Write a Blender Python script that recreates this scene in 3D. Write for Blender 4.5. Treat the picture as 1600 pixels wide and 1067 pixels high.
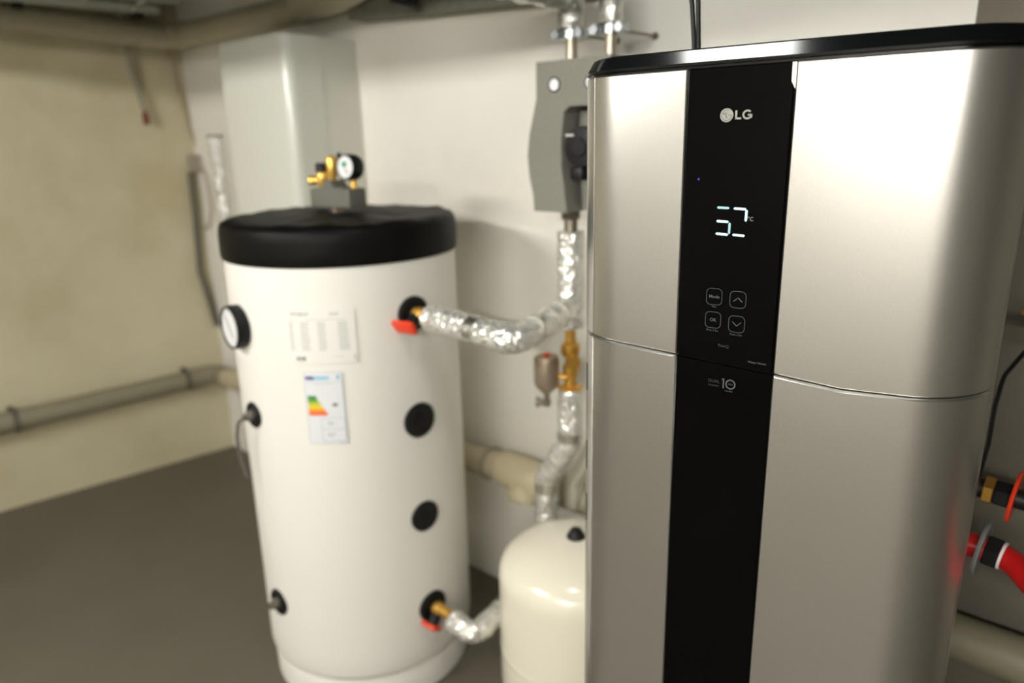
import bpy, bmesh, math, random
from mathutils import Vector, Matrix, noise
random.seed(7)
PI = math.pi
for o in list(bpy.data.objects): bpy.data.objects.remove(o)
sc = bpy.context.scene
COL = sc.collection

# ------------------------------------------------------------------ camera, world, lamps' exposure
cam_d = bpy.data.cameras.new('camera'); cam = bpy.data.objects.new('camera', cam_d); COL.objects.link(cam)
cam_d.sensor_width = 36.0; cam_d.lens = 1125/1600*36
cam_d.clip_start = 0.02; cam_d.clip_end = 60
cam_d.dof.use_dof = True; cam_d.dof.focus_distance = 0.93; cam_d.dof.aperture_fstop = 2.0
m3 = Matrix(((0.7511160347584254, -0.161323796871918, 0.6401557114418398),
             (0.6597874031854013, 0.2164588525268009, -0.7196013811553209),
             (-0.022478543694925877, 0.9628708105065855, 0.2690251240084214)))
cam.matrix_world = Matrix.Translation((0, 0, 1.5)) @ m3.to_4x4()
sc.camera = cam
w = bpy.data.worlds.new('world'); sc.world = w; w.use_nodes = True
w.node_tree.nodes['Background'].inputs[0].default_value = (0.02, 0.02, 0.018, 1)
w.node_tree.nodes['Background'].inputs[1].default_value = 1.0
TUBE_POWER = 420.0        # emission of the fluorescent tube over the tank
TUBE_COL = (1.0, 0.965, 0.905)
TUBE_BACK = 420.0         # tubes farther back in the cellar
TUBE_SHORT = 52.0        # small panel lamp above the heater
sc.view_settings.view_transform = 'Standard'; sc.view_settings.look = 'None'
sc.view_settings.exposure = -0.22; sc.view_settings.gamma = 1.0
sc.view_settings.use_curve_mapping = False

# ------------------------------------------------------------------ materials
def new_mat(name):
    m = bpy.data.materials.new(name); m.use_nodes = True
    nt = m.node_tree; b = nt.nodes['Principled BSDF']
    return m, nt, b
def simple(name, col, rough=0.5, metal=0.0, bump=0.0, bscale=200.0, var=0.0, vscale=8.0, coat=0.0, spec=0.5, bdist=0.002):
    m, nt, b = new_mat(name)
    b.inputs['Base Color'].default_value = (*col, 1); b.inputs['Roughness'].default_value = rough
    b.inputs['Metallic'].default_value = metal; b.inputs['Coat Weight'].default_value = coat
    b.inputs['Specular IOR Level'].default_value = spec
    tc = nt.nodes.new('ShaderNodeTexCoord')
    if var > 0:
        n = nt.nodes.new('ShaderNodeTexNoise'); n.inputs['Scale'].default_value = vscale; n.inputs['Detail'].default_value = 6
        nt.links.new(tc.outputs['Object'], n.inputs['Vector'])
        mx = nt.nodes.new('ShaderNodeMix'); mx.data_type = 'RGBA'
        mx.inputs[6].default_value = (*[c*(1-var) for c in col], 1); mx.inputs[7].default_value = (*[min(1, c*(1+var)) for c in col], 1)
        nt.links.new(n.outputs['Fac'], mx.inputs[0]); nt.links.new(mx.outputs[2], b.inputs['Base Color'])
    if bump > 0:
        n2 = nt.nodes.new('ShaderNodeTexNoise'); n2.inputs['Scale'].default_value = bscale; n2.inputs['Detail'].default_value = 4
        nt.links.new(tc.outputs['Object'], n2.inputs['Vector'])
        bp = nt.nodes.new('ShaderNodeBump'); bp.inputs['Strength'].default_value = bump; bp.inputs['Distance'].default_value = bdist
        nt.links.new(n2.outputs['Fac'], bp.inputs['Height']); nt.links.new(bp.outputs['Normal'], b.inputs['Normal'])
    return m
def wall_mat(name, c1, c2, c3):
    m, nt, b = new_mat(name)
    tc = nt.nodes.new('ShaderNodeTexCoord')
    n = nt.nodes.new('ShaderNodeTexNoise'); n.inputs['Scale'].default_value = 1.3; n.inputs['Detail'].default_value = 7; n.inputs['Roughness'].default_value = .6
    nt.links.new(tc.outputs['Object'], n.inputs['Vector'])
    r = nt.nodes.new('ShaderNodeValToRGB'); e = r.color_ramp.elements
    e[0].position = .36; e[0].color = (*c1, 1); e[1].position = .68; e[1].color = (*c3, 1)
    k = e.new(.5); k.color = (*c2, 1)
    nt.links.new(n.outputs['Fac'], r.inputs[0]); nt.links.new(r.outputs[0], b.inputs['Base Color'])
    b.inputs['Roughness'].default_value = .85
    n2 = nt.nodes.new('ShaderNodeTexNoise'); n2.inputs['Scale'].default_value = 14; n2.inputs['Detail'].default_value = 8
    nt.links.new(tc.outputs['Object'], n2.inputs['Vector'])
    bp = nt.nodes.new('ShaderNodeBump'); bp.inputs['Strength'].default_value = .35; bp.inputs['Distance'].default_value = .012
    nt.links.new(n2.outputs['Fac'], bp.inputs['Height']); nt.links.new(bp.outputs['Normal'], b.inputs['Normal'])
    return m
def foil_mat(name, rough=.27, scale=75.0, strength=.7, col=(.90, .90, .86)):
    m, nt, b = new_mat(name)
    b.inputs['Base Color'].default_value = (*col, 1); b.inputs['Metallic'].default_value = .75; b.inputs['Roughness'].default_value = rough
    tc = nt.nodes.new('ShaderNodeTexCoord')
    v = nt.nodes.new('ShaderNodeTexVoronoi'); v.inputs['Scale'].default_value = scale; v.feature = 'F1'
    nz = nt.nodes.new('ShaderNodeTexNoise'); nz.inputs['Scale'].default_value = scale*.5; nz.inputs['Detail'].default_value = 5
    ad = nt.nodes.new('ShaderNodeMath'); ad.operation = 'ADD'
    nt.links.new(tc.outputs['Object'], v.inputs['Vector']); nt.links.new(tc.outputs['Object'], nz.inputs['Vector'])
    nt.links.new(v.outputs['Distance'], ad.inputs[0]); nt.links.new(nz.outputs['Fac'], ad.inputs[1])
    bp = nt.nodes.new('ShaderNodeBump'); bp.inputs['Strength'].default_value = strength; bp.inputs['Distance'].default_value = .008
    nt.links.new(ad.outputs[0], bp.inputs['Height']); nt.links.new(bp.outputs['Normal'], b.inputs['Normal'])
    return m
def emit(name, col, s):
    m, nt, b = new_mat(name)
    b.inputs['Base Color'].default_value = (*[c*.6 for c in col], 1)
    b.inputs['Emission Color'].default_value = (*col, 1); b.inputs['Emission Strength'].default_value = s
    return m
M = dict(
    wall_back=wall_mat('white_masonry_paint', (.80, .77, .69), (.84, .82, .75), (.87, .85, .79)),
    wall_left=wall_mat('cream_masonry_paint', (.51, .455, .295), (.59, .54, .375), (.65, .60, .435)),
    wall_far=wall_mat('shade_dark_masonry', (.12, .105, .08), (.15, .135, .105), (.18, .165, .13)),  # shade on the wall right of the heater is mixed into this dark tone
    wall_front=wall_mat('pale_masonry_paint', (.55, .53, .47), (.60, .58, .52), (.64, .62, .56)),
    floor=simple('grey_floor_paint', (.13, .115, .085), .55, bump=.3, bscale=30, var=.18, vscale=3),
    ceiling=simple('dark_ceiling_board', (.13, .13, .11), .9, bump=.5, bscale=60, var=.3, vscale=12),
    soffit=simple('grey_wool_board', (.22, .22, .18), .95, bump=.6, bscale=120, var=.35, vscale=60),
    silver=None,
    black_gloss=simple('black_glass', (.002, .002, .002), .08, spec=.05),
    black_cover=simple('black_gloss_cover', (.003, .0035, .004), .13, spec=.35),
    dark=simple('dark_gap', (.01, .01, .01), .8),
    tank=simple('white_jacket_vinyl', (.87, .855, .80), .45, bump=.05, bscale=300),
    lid=simple('black_vinyl_lid', (.0035, .0035, .003), .48, bump=.25, bscale=24, bdist=.006, spec=.12),
    rubber=simple('black_rubber', (.007, .007, .007), .5, spec=.3),
    black_plastic=simple('black_plastic', (.010, .010, .011), .45, spec=.25),
    white_steel=simple('white_boiler_steel', (.70, .71, .64), .22, bump=.03, bscale=900),
    boiler_body=simple('white_boiler_side', (.70, .70, .63), .3),
    cream_gloss=simple('cream_gloss_paint', (.83, .79, .66), .22, coat=.3),
    epp=simple('grey_foam_shell', (.215, .212, .18), .85, bump=.5, bscale=420, var=.22, vscale=260),
    epp_dark=simple('dark_grey_foam', (.15, .148, .125), .85, bump=.5, bscale=420, var=.2, vscale=260),
    brass=simple('brass', (.72, .42, .09), .35, .85, var=.1, vscale=40),
    brass_bright=simple('bright_brass', (.92, .58, .14), .38, .8),
    steel=simple('zinc_steel', (.50, .54, .56), .32, 1.0), steel_pipe=simple('galvanised_pipe', (.46, .41, .34), .45, 1.0),
    steel_dull=simple('dull_steel', (.30, .27, .22), .45, 1.0),
    nickel=simple('brown_nickel', (.40, .32, .24), .42, .75),
    red=simple('red_plastic', (.78, .05, .012), .35),
    red_tip=simple('dark_red_tip', (.16, .02, .015), .5),
    red_pipe=simple('red_pipe_coating', (.55, .012, .012), .3, bump=.2, bscale=60),
    white=simple('white_dial', (.82, .82, .84), .4),
    paper=simple('white_sticker', (.86, .85, .81), .5),
    paper_blue=simple('pale_sticker', (.80, .82, .85), .45),
    ink=simple('grey_ink', (.62, .62, .58), .6),
    ink_dark=simple('dark_ink', (.22, .22, .19), .6),
    ink_black=simple('black_ink', (.03, .03, .03), .6),
    pipe_cream=simple('aged_cream_plastic', (.42, .39, .28), .5, var=.12, vscale=6),
    pipe_tan=simple('tan_plastic', (.50, .43, .30), .5, var=.12, vscale=7),
    pipe_olive=simple('olive_grey_paint', (.25, .23, .155), .55, var=.1, vscale=6),
    pipe_pale=simple('pale_cream_plastic', (.60, .53, .36), .5, var=.08, vscale=9),
    conduit=simple('grey_conduit', (.30, .28, .20), .55),
    conduit_dark=simple('dark_grey_conduit', (.12, .11, .085), .6),
    box=simple('grey_box_plastic', (.33, .29, .22), .6),
    cable_cream=simple('cream_cable', (.45, .38, .27), .6),
    tray=simple('white_tray_enamel', (.66, .68, .62), .5),
    grey_disc=simple('grey_disc_plastic', (.22, .23, .23), .5),
    print_grey=simple('silver_print', (.33, .33, .30), .5),
    print_dim=simple('dim_print', (.10, .11, .11), .6),
    print_line=simple('button_outline_print', (.055, .068, .068), .6),
    print_faint=simple('faint_print', (.045, .045, .042), .6),
    eu_purple=simple('purple_print', (.10, .07, .28), .5), eu_blue=simple('light_blue_print', (.30, .58, .80), .5),
    eu_cyan=simple('cyan_print', (.09, .48, .68), .5), eu_g1=simple('green_print', (.02, .24, .08), .5),
    eu_g2=simple('mid_green_print', (.14, .36, .03), .5), eu_y1=simple('lime_print', (.58, .62, .03), .5),
    eu_y2=simple('yellow_print', (.90, .62, .03), .5), eu_o=simple('orange_print', (.90, .32, .02), .5),
    eu_r=simple('red_print', (.85, .10, .03), .5), eu_line=simple('pale_blue_line', (.50, .56, .62), .5),
    dial_green=simple('green_print_dot', (.0, .33, .17), .5),
    foil=foil_mat('crumpled_foil'), foil_soft=foil_mat('smooth_foil', .30, 16, .35, (.80, .79, .70)),
    foil_top=foil_mat('dull_foil', .34, 40, .6, (.62, .62, .58)),
    tape=simple('aluminium_tape', (.66, .66, .60), .35, 1.0),
    seg=emit('led_segment', (.62, .93, 1.0), 1.15), seg_dim=emit('led_segment_dim', (.45, .75, .80), .42), led=emit('blue_led', (.02, .03, .6), .05),
    tube=emit('tube_glow', TUBE_COL, TUBE_POWER), tube_back=emit('tube_glow_back', TUBE_COL, TUBE_BACK), tube_short=emit('tube_glow_short', (.95, .97, .92), TUBE_SHORT),
    lamp=simple('lamp_enamel', (.75, .75, .72), .4),
)
def silver_mat():
    m, nt, b = new_mat('silver_metallic_paint')
    b.inputs['Metallic'].default_value = .92; b.inputs['Roughness'].default_value = .29
    tc = nt.nodes.new('ShaderNodeTexCoord'); n = nt.nodes.new('ShaderNodeTexNoise')
    n.inputs['Scale'].default_value = 900; n.inputs['Detail'].default_value = 2
    nt.links.new(tc.outputs['Object'], n.inputs['Vector'])
    mx = nt.nodes.new('ShaderNodeMix'); mx.data_type = 'RGBA'
    mx.inputs[6].default_value = (.53, .52, .49, 1); mx.inputs[7].default_value = (.67, .66, .63, 1)
    nt.links.new(n.outputs['Fac'], mx.inputs[0]); nt.links.new(mx.outputs[2], b.inputs['Base Color'])
    return m
M['silver'] = silver_mat()

# ------------------------------------------------------------------ mesh helpers
class MB:
    def __init__(s): s.v = []; s.f = []
    def add(s, vs, fs):
        k = len(s.v); s.v += [tuple(v) for v in vs]; s.f += [tuple(i+k for i in f) for f in fs]; return s
    def build(s, name, mat, parent=None, smooth=35, **props):
        me = bpy.data.meshes.new(name); me.from_pydata(s.v, [], s.f)
        bm = bmesh.new(); bm.from_mesh(me); bmesh.ops.recalc_face_normals(bm, faces=bm.faces); bm.to_mesh(me); bm.free()
        me.materials.append(M[mat] if isinstance(mat, str) else mat)
        if smooth:
            me.polygons.foreach_set('use_smooth', [True]*len(me.polygons)); me.set_sharp_from_angle(angle=math.radians(smooth))
        o = bpy.data.objects.new(name, me); COL.objects.link(o)
        if parent is not None: o.parent = parent
        for k, v in props.items(): o[k] = v
        return o
    # --- shapes
    def box(s, c, d, bev=0.0, rot=0.0, seg=2):
        bm = bmesh.new(); bmesh.ops.create_cube(bm, size=1)
        for v in bm.verts: v.co = Vector((v.co.x*d[0], v.co.y*d[1], v.co.z*d[2]))
        if bev > 0: bmesh.ops.bevel(bm, geom=list(bm.edges), offset=bev, segments=seg, profile=.5, affect='EDGES')
        R = Matrix.Rotation(rot, 3, 'Z')
        bm.verts.index_update()
        s.add([R @ v.co + Vector(c) for v in bm.verts], [[v.index for v in f.verts] for f in bm.faces]); bm.free(); return s
    def lathe(s, prof, c=(0, 0, 0), axis=(0, 0, 1), n=32, fn=None):
        # prof: list of (r, h); closed ends if r==0
        ax = Vector(axis).normalized(); q = Vector((0, 0, 1)).rotation_difference(ax)
        vs, fs, rows = [], [], []
        for i, (r, h) in enumerate(prof):
            if r <= 1e-9: rows.append([len(vs)]); vs.append(Vector((0, 0, h)))
            else:
                row = []
                for j in range(n):
                    a = 2*PI*j/n; rr = r*(fn(a, h) if fn else 1)
                    row.append(len(vs)); vs.append(Vector((rr*math.cos(a), rr*math.sin(a), h)))
                rows.append(row)
        for a, b in zip(rows, rows[1:]):
            if len(a) == 1 and len(b) == 1: continue
            for j in range(n):
                k = (j+1) % n
                if len(a) == 1: fs.append((a[0], b[j], b[k]))
                elif len(b) == 1: fs.append((a[j], b[0], a[k]))
                else: fs.append((a[j], b[j], b[k], a[k]))
        s.add([q @ v + Vector(c) for v in vs], fs); return s
    def cyl(s, c, axis, r, h, n=24, bev=0.0, r2=None):
        r2 = r if r2 is None else r2
        if bev > 0: p = [(0, 0), (r-bev, 0), (r, bev), (r2, h-bev), (r2-bev, h), (0, h)]
        else: p = [(0, 0), (r, 0), (r2, h), (0, h)]
        return s.lathe(p, c, axis, n)
    def hexnut(s, c, axis, r, h): return s.lathe([(0, 0), (r*.94, 0), (r, h*.1), (r, h*.9), (r*.94, h), (0, h)], c, axis, 6)
    def tube(s, pts, r, n=16, cap=True, fn=None):
        pts = [Vector(p) for p in pts]; N = len(pts)
        rows = []; vs = []; fs = []
        t0 = (pts[1]-pts[0]).normalized(); up = Vector((0, 0, 1)) if abs(t0.z) < .9 else Vector((0, 1, 0))
        u = t0.cross(up).normalized()
        L = 0
        for i, p in enumerate(pts):
            if i == 0: t = t0
            elif i == N-1: t = (pts[-1]-pts[-2]).normalized()
            else: t = ((pts[i+1]-p).normalized()+(p-pts[i-1]).normalized()).normalized()
            if i: L += (p-pts[i-1]).length
            u = (u-t*u.dot(t)).normalized(); b = t.cross(u)
            rr = r[i] if isinstance(r, (list, tuple)) else r
            row = []
            for j in range(n):
                a = 2*PI*j/n; q = rr*(fn(a, L, p) if fn else 1)
                row.append(len(vs)); vs.append(p+u*q*math.cos(a)+b*q*math.sin(a))
            rows.append(row)
        for a, b in zip(rows, rows[1:]):
            for j in range(n):
                k = (j+1) % n; fs.append((a[j], a[k], b[k], b[j]))
        if cap:
            fs.append(tuple(reversed(rows[0]))); fs.append(tuple(rows[-1]))
        s.add(vs, fs); return s
    def prism(s, poly, o, ux, uy, uz, h):
        # flat polygon (x,y) in frame (ux,uy) at o, thickness h along uz
        o, ux, uy, uz = map(Vector, (o, ux, uy, uz)); n = len(poly)
        a = [o+ux*x+uy*y for x, y in poly]; b = [p+uz*h for p in a]
        s.add(a+b, [tuple(range(n-1, -1, -1)), tuple(range(n, 2*n))]+[(i, (i+1) % n, n+(i+1) % n, n+i) for i in range(n)]); return s

def rounded(pts, rad, step=.012, arc=8):
    """polyline with rounded corners, resampled"""
    pts = [Vector(p) for p in pts]; out = [pts[0]]
    for i in range(1, len(pts)-1):
        a, p, b = pts[i-1], pts[i], pts[i+1]
        d1 = (a-p).normalized(); d2 = (b-p).normalized(); ang = d1.angle(d2)
        if ang > PI-.02: out.append(p); continue
        t = min(rad/math.tan(ang/2), (a-p).length*.49, (b-p).length*.49)
        s0, s1 = p+d1*t, p+d2*t
        for k in range(arc+1):
            f = k/arc; out.append(s0*(1-f)**2+p*2*f*(1-f)+s1*f*f)
    out.append(pts[-1])
    if step:
        res = [out[0]]
        for a, b in zip(out, out[1:]):
            k = max(1, int((b-a).length/step))
            for j in range(1, k+1): res.append(a.lerp(b, j/k))
        res2 = [res[0]]
        for p in res[1:]:
            if (p-res2[-1]).length > 1e-5: res2.append(p)
        return res2
    return out
def crumple(amp=.05, sc1=26, seed=0):
    off = Vector((seed*3.1, seed*1.7, seed*5.3))
    def fn(a, L, p):
        q = Vector((math.cos(a)*.9, math.sin(a)*.9, L*sc1))+off
        return 1+amp*(noise.noise(q*1.0)*1.0+abs(noise.noise(q*2.3))*.8-.3)
    return fn
def thing(name, label, cat, loc=(0, 0, 0), rot=0.0, group=None):
    o = bpy.data.objects.new(name, None); COL.objects.link(o); o.location = loc; o.rotation_euler = (0, 0, rot)
    o.empty_display_size = .1
    o['label'] = label; o['category'] = cat
    if group: o['group'] = group
    return o
def tag(o, label, cat, group=None):
    o['label'] = label; o['category'] = cat
    if group: o['group'] = group
    return o
def text_geo(body, size, bold=0.0):
    cu = bpy.data.curves.new('lettering', 'FONT'); cu.body = body; cu.size = size; cu.align_x = 'CENTER'; cu.align_y = 'CENTER'; cu.offset = bold
    cu.resolution_u = 3
    o = bpy.data.objects.new('lettering', cu); COL.objects.link(o)
    dg = bpy.context.evaluated_depsgraph_get(); me = bpy.data.meshes.new_from_object(o.evaluated_get(dg))
    vs = [v.co.copy() for v in me.vertices]; fs = [tuple(p.vertices) for p in me.polygons]
    bpy.data.objects.remove(o); bpy.data.curves.remove(cu); bpy.data.meshes.remove(me)
    return vs, fs
def text_to(mb, body, size, o, ux, uy, bold=0.0):
    vs, fs = text_geo(body, size, bold); o, ux, uy = map(Vector, (o, ux, uy))
    mb.add([o+ux*v.x+uy*v.y for v in vs], fs); return mb

# ------------------------------------------------------------------ setting
XW, YB = -3.403, 1.63                  # corner of left and back wall
LD = Vector((.137, .9906, 0)).normalized(); LN = Vector((LD.y, -LD.x, 0))       # left wall direction (to the corner) and inward normal
CORNER = Vector((XW, YB, 0))
def lw(y, off, z):                     # point on the left wall at depth y, off metres in front of it
    s = (y-YB)/LD.y
    p = CORNER+LD*s+LN*off; return Vector((p.x, p.y, z))
ZC = 2.15
def struct(name, mb, mat, parent=None, smooth=0):
    o = mb.build(name, mat, parent, smooth)
    if parent is None: o['kind'] = 'structure'
    return o
struct('floor', MB().box((-.7, -.5, -.05), (7.6, 5.4, .1)), 'floor')
struct('ceiling', MB().box((-.7, -.5, ZC+.05), (7.6, 5.4, .1)), 'ceiling')
struct('wall_back', MB().box((-2.05, YB+.06, ZC/2), (3.5, .12, ZC)), 'wall_back')
struct('wall_back', MB().box((1.15, YB+.06, ZC/2), (2.9, .12, ZC)), 'wall_far')      # darkened wall colour stands in for the shade behind and right of the heater
a = CORNER+LD*.15; b = CORNER-LD*4.6
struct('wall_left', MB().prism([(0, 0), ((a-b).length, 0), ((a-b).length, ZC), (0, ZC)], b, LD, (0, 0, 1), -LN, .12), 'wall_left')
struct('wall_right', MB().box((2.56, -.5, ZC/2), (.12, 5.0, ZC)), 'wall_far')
struct('wall_front', MB().box((-.7, -2.76, ZC/2), (7.6, .12, ZC)), 'wall_front')
# downstand beam across the ceiling, above and behind the view: it keeps the lamp off the top of the walls
struct('trim_1', MB().box((-.7, -.2, (1.98+ZC)/2), (7.4, .22, ZC-1.98), .006), 'soffit')
# dark insulation soffit along the top of the back wall
struct('trim_2', MB().prism([(-2.06, 1.886), (-1.75, 1.866), (-1.13, 1.832), (-1.13, ZC), (-2.06, ZC)], (0, YB-.075, 0), (1, 0, 0), (0, 0, 1), (0, 1, 0), .073), 'soffit')

# ------------------------------------------------------------------ lamps (real luminaires above and behind the view)
def luminaire(x0, x1, y, z, mat, label):
    L = thing('ceiling_light', label, 'lamp', ((x0+x1)/2, y, ZC))
    h = (x1-x0)/2
    MB().box((0, 0, -.02), (2*h+.12, .13, .04), .008).build('housing', 'lamp', L)
    MB().cyl((-h, 0, z-ZC), (1, 0, 0), .014, 2*h, 16).build('lamp_tube', mat, L)
    for sx in (-1, 1): MB().box((sx*(h+.02), 0, (z-ZC)/2-.02), (.03, .05, abs(z-ZC)+.0), .004).build('tube_holder', 'lamp', L)
    return L
luminaire(-2.25, -1.25, -.9, 2.064, 'tube', 'ceiling tube lamp over the tank side of the cellar, out of view behind the beam')
luminaire(-.45, 1.25, -1.8, 2.064, 'tube_back', 'ceiling tube lamp over the heater side of the cellar, out of view')

PL = thing('panel_light', 'small flat ceiling lamp right above the heater front, out of view', 'lamp', (-.575, .68, ZC))
MB().box((0, 0, -.0125), (.27, .15, .025), .004).build('housing', 'lamp', PL)
MB().box((0, 0, -.027), (.24, .12, .004), .001).build('diffuser', 'tube_short', PL)

# ------------------------------------------------------------------ silver and black heat pump water heater
HX, HY, HYAW = -.377, .888, .119
HT = thing('water_heater', 'tall silver water heater with a black front strip and lit temperature display', 'water heater', (HX, HY, 0), HYAW)
W_, D_, B_, RC, RB = .556, .58, .008, .091, .06
def heater_outline():
    hw = W_/2; n = 20; P = []
    for i in range(9):
        t = PI/2+PI/2*i/8; P.append((-hw+RB+RB*math.cos(t), D_-RB+RB*math.sin(t)))
    for k in range(1, 6): P.append((-hw, D_-RB-(D_-RB-RC-B_)*k/6))
    th = math.atan(2*B_*(hw-RC)/hw**2); jx = -hw+RC-RC*math.sin(th); jy = B_*(jx/hw)**2; cy = jy+RC*math.cos(th)
    for i in range(n+1):
        t = PI+(PI/2-th)*i/n; P.append((-hw+RC+RC*math.cos(t), cy+RC*math.sin(t)))
    F = [(x, B_*(x/hw)**2) for x in [jx+(-2*jx)*i/24 for i in range(1, 24)]]
    R = [(-x, y) for x, y in reversed(P)]
    return [Vector((x, y, 0)) for x, y in P+F+R]
OUT = heater_outline()
SL = [0]
for p, q in zip(OUT, OUT[1:]): SL.append(SL[-1]+(q-p).length)
def at_s(s):
    for i in range(len(SL)-1):
        if SL[i+1] >= s: return OUT[i].lerp(OUT[i+1], (s-SL[i])/max(1e-9, SL[i+1]-SL[i]))
    return OUT[-1]
def nrm_s(s):
    t = (at_s(min(SL[-1], s+.003))-at_s(max(0, s-.003))).normalized(); return Vector((t.y, -t.x, 0))   # outward
def s_of_x(x):           # arc length where the front reaches local x
    lo, hi = SL[-1]*.3, SL[-1]*.7
    for _ in range(40):
        m = (lo+hi)/2
        if at_s(m).x < x: lo = m
        else: hi = m
    return lo
def s_of_angle(deg, side):    # point on a front corner whose normal is deg away from the front
    best, bs = 9, 0
    for i in range(1200):
        s = SL[-1]*(.02+.96*i/1199); q = at_s(s)
        if q.x*side < .15 or q.y > .2: continue
        n = nrm_s(s); d = abs(math.degrees(math.atan2(abs(n.x), -n.y))-deg)
        if d < best: best, bs = d, s
    return bs
S_PL, S_PR = s_of_x(-.0955), s_of_x(.0375)
S_L, S_R = s_of_angle(33, -1), s_of_angle(76, 1)
def interp(x, tab):
    if x <= tab[0][0]: return tab[0][1]
    for (a, u), (b, v) in zip(tab, tab[1:]):
        if x <= b: return u+(v-u)*(x-a)/(b-a)
    return tab[-1][1]
SEAM = [(-.278, 1.212), (-.2, 1.209), (-.095, 1.2045), (.04, 1.1975), (.12, 1.191), (.2, 1.194), (.278, 1.198)]
def seam_z(p): return interp(p.x, SEAM)
def shell(s0, s1, zb, zt, chb=.0015, cht=.0015, off=0.0, th=.006, end=.0015, ds=.008):
    """closed strip of casing following the outline from s0 to s1; zb/zt functions or numbers"""
    g = lambda f, p: f(p) if callable(f) else f
    ss = [s0, s0+end]+[s0+end+(s1-s0-2*end)*i/max(2, int((s1-s0)/ds)) for i in range(1, max(2, int((s1-s0)/ds)))]+[s1-end, s1]
    mb = MB(); rows = []
    for i, s in enumerate(ss):
        p = at_s(s); n = nrm_s(s); e = end if i in (0, len(ss)-1) else 0
        z0, z1 = g(zb, p), g(zt, p)
        prof = [(off-e-chb, z0), (off-e, z0+chb), (off-e, z1-cht), (off-e-cht, z1), (off-th, z1), (off-th, z0)]
        rows.append([p+n*o+Vector((0, 0, z)) for o, z in prof])
    vs = [v for r in rows for v in r]; fs = []
    for i in range(len(rows)-1):
        for j in range(6):
            k = (j+1) % 6; fs.append((i*6+j, (i+1)*6+j, (i+1)*6+k, i*6+k))
    m = len(rows)-1
    fs += [tuple(range(6)), tuple(m*6+j for j in range(5, -1, -1))]
    mb.add(vs, fs); return mb
ZTOP = 1.582
up = lambda p: seam_z(p)+.0012
dn = lambda p: seam_z(p)-.0012
GAP = .0012
# inner core, dark, closes the gaps between the panels
core = MB(); cp = [p+nrm_s(min(SL[-1]-.004, max(.004, s)))*-.010 for p, s in zip(OUT, SL)]
core.prism([(p.x, p.y) for p in cp], (0, 0, .02), (1, 0, 0), (0, 1, 0), (0, 0, 1), 1.565); core.build('inner_frame', 'dark', HT)
for s0, s1, nm in ((0.002, S_L-GAP, 'side_panel'), (S_R+GAP, SL[-1]-.002, 'side_panel')):
    shell(s0, s1, up, ZTOP, th=.009, end=.0004).build(nm, 'silver', HT)
    shell(s0, s1, .03, dn, th=.009, cht=.003, end=.0004).build(nm, 'silver', HT)
shell(S_L, S_PL-GAP/2, up, ZTOP, th=.009, cht=.002).build('upper_panel', 'silver', HT)
shell(S_PR+GAP/2, S_R, up, ZTOP, th=.009, cht=.002).build('upper_panel', 'silver', HT)
shell(S_L, S_PL-GAP/2, .03, dn, th=.009, cht=.003).build('lower_panel', 'silver', HT)
shell(S_PR+GAP/2, S_R, .03, dn, th=.009, cht=.003).build('lower_panel', 'silver', HT)
CP = shell(S_PL, S_PR, up, ZTOP-.001, off=.0005, chb=.001, cht=.001, end=.0025).build('control_panel', 'black_gloss', HT); CP['label'] = 'glossy black upper control panel with lit digits'
LP = shell(S_PL, S_PR, .03, dn, off=0, end=.001, cht=.001).build('lower_front_strip', 'black_gloss', HT); LP['label'] = 'glossy black lower front strip'
# back plate, top cover, base
MB().prism([(p.x, p.y) for p in OUT], (0, 0, ZTOP+.0045), (1, 0, 0), (0, 1, 0), (0, 0, 1), .004).build('top_plate', 'black_cover', HT)
tc_ = MB(); rows = []
CX = sum((p for p in OUT), Vector())/len(OUT)
for o, z in ((-.006, ZTOP+.0002), (-.006, ZTOP+.003), (.0008, ZTOP+.0035), (.0012, ZTOP+.007), (-.0085, ZTOP+.0225), (-.0125, ZTOP+.0245), (-.02, ZTOP+.025)):
    rows.append([p+nrm_s(min(SL[-1]-.004, max(.004, s)))*o+Vector((0, 0, z)) for p, s in zip(OUT, SL)])
n = len(OUT); vs = [v for r in rows for v in r]; fs = []
for i in range(len(rows)-1):
    for j in range(n):
        k = (j+1) % n; fs.append((i*n+j, i*n+k, (i+1)*n+k, (i+1)*n+j))
fs += [tuple(range(n)), tuple((len(rows)-1)*n+j for j in range(n-1, -1, -1))]
tc_.add(vs, fs).build('top_cover', 'black_cover', HT, 22, label='glossy black top cover with a bevelled rim')
MB().prism([(p.x*.96, p.y*.96+.01) for p in OUT], (0, 0, 0), (1, 0, 0), (0, 1, 0), (0, 0, 1), .03).build('base', 'dark', HT)
# bright sloping sliver beside the glass at the top right
MB().prism([(.0335, 1.5805), (.0335, 1.5595), (.0385, 1.5505), (.0385, 1.5805)], (0, -.0022, 0), (1, 0, 0), (0, 0, 1), (0, 1, 0), .004).build('edge_trim', 'silver', HT, 0)
# vent slots on the left corner strip
for zc, hh in ((1.135, .045), (1.0, .05), (.905, .05)):
    s = s_of_angle(50, -1); p = at_s(s); nn = nrm_s(s); t = Vector((-nn.y, nn.x, 0))
    mb = MB(); mb.prism([(-.0022, -hh/2), (.0022, -hh/2), (.0022, hh/2), (-.0022, hh/2)], p+Vector((0, 0, zc))-nn*.002, t, (0, 0, 1), nn, .0026)
    mb.build('vent_slot', 'dark', HT, 0)
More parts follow.
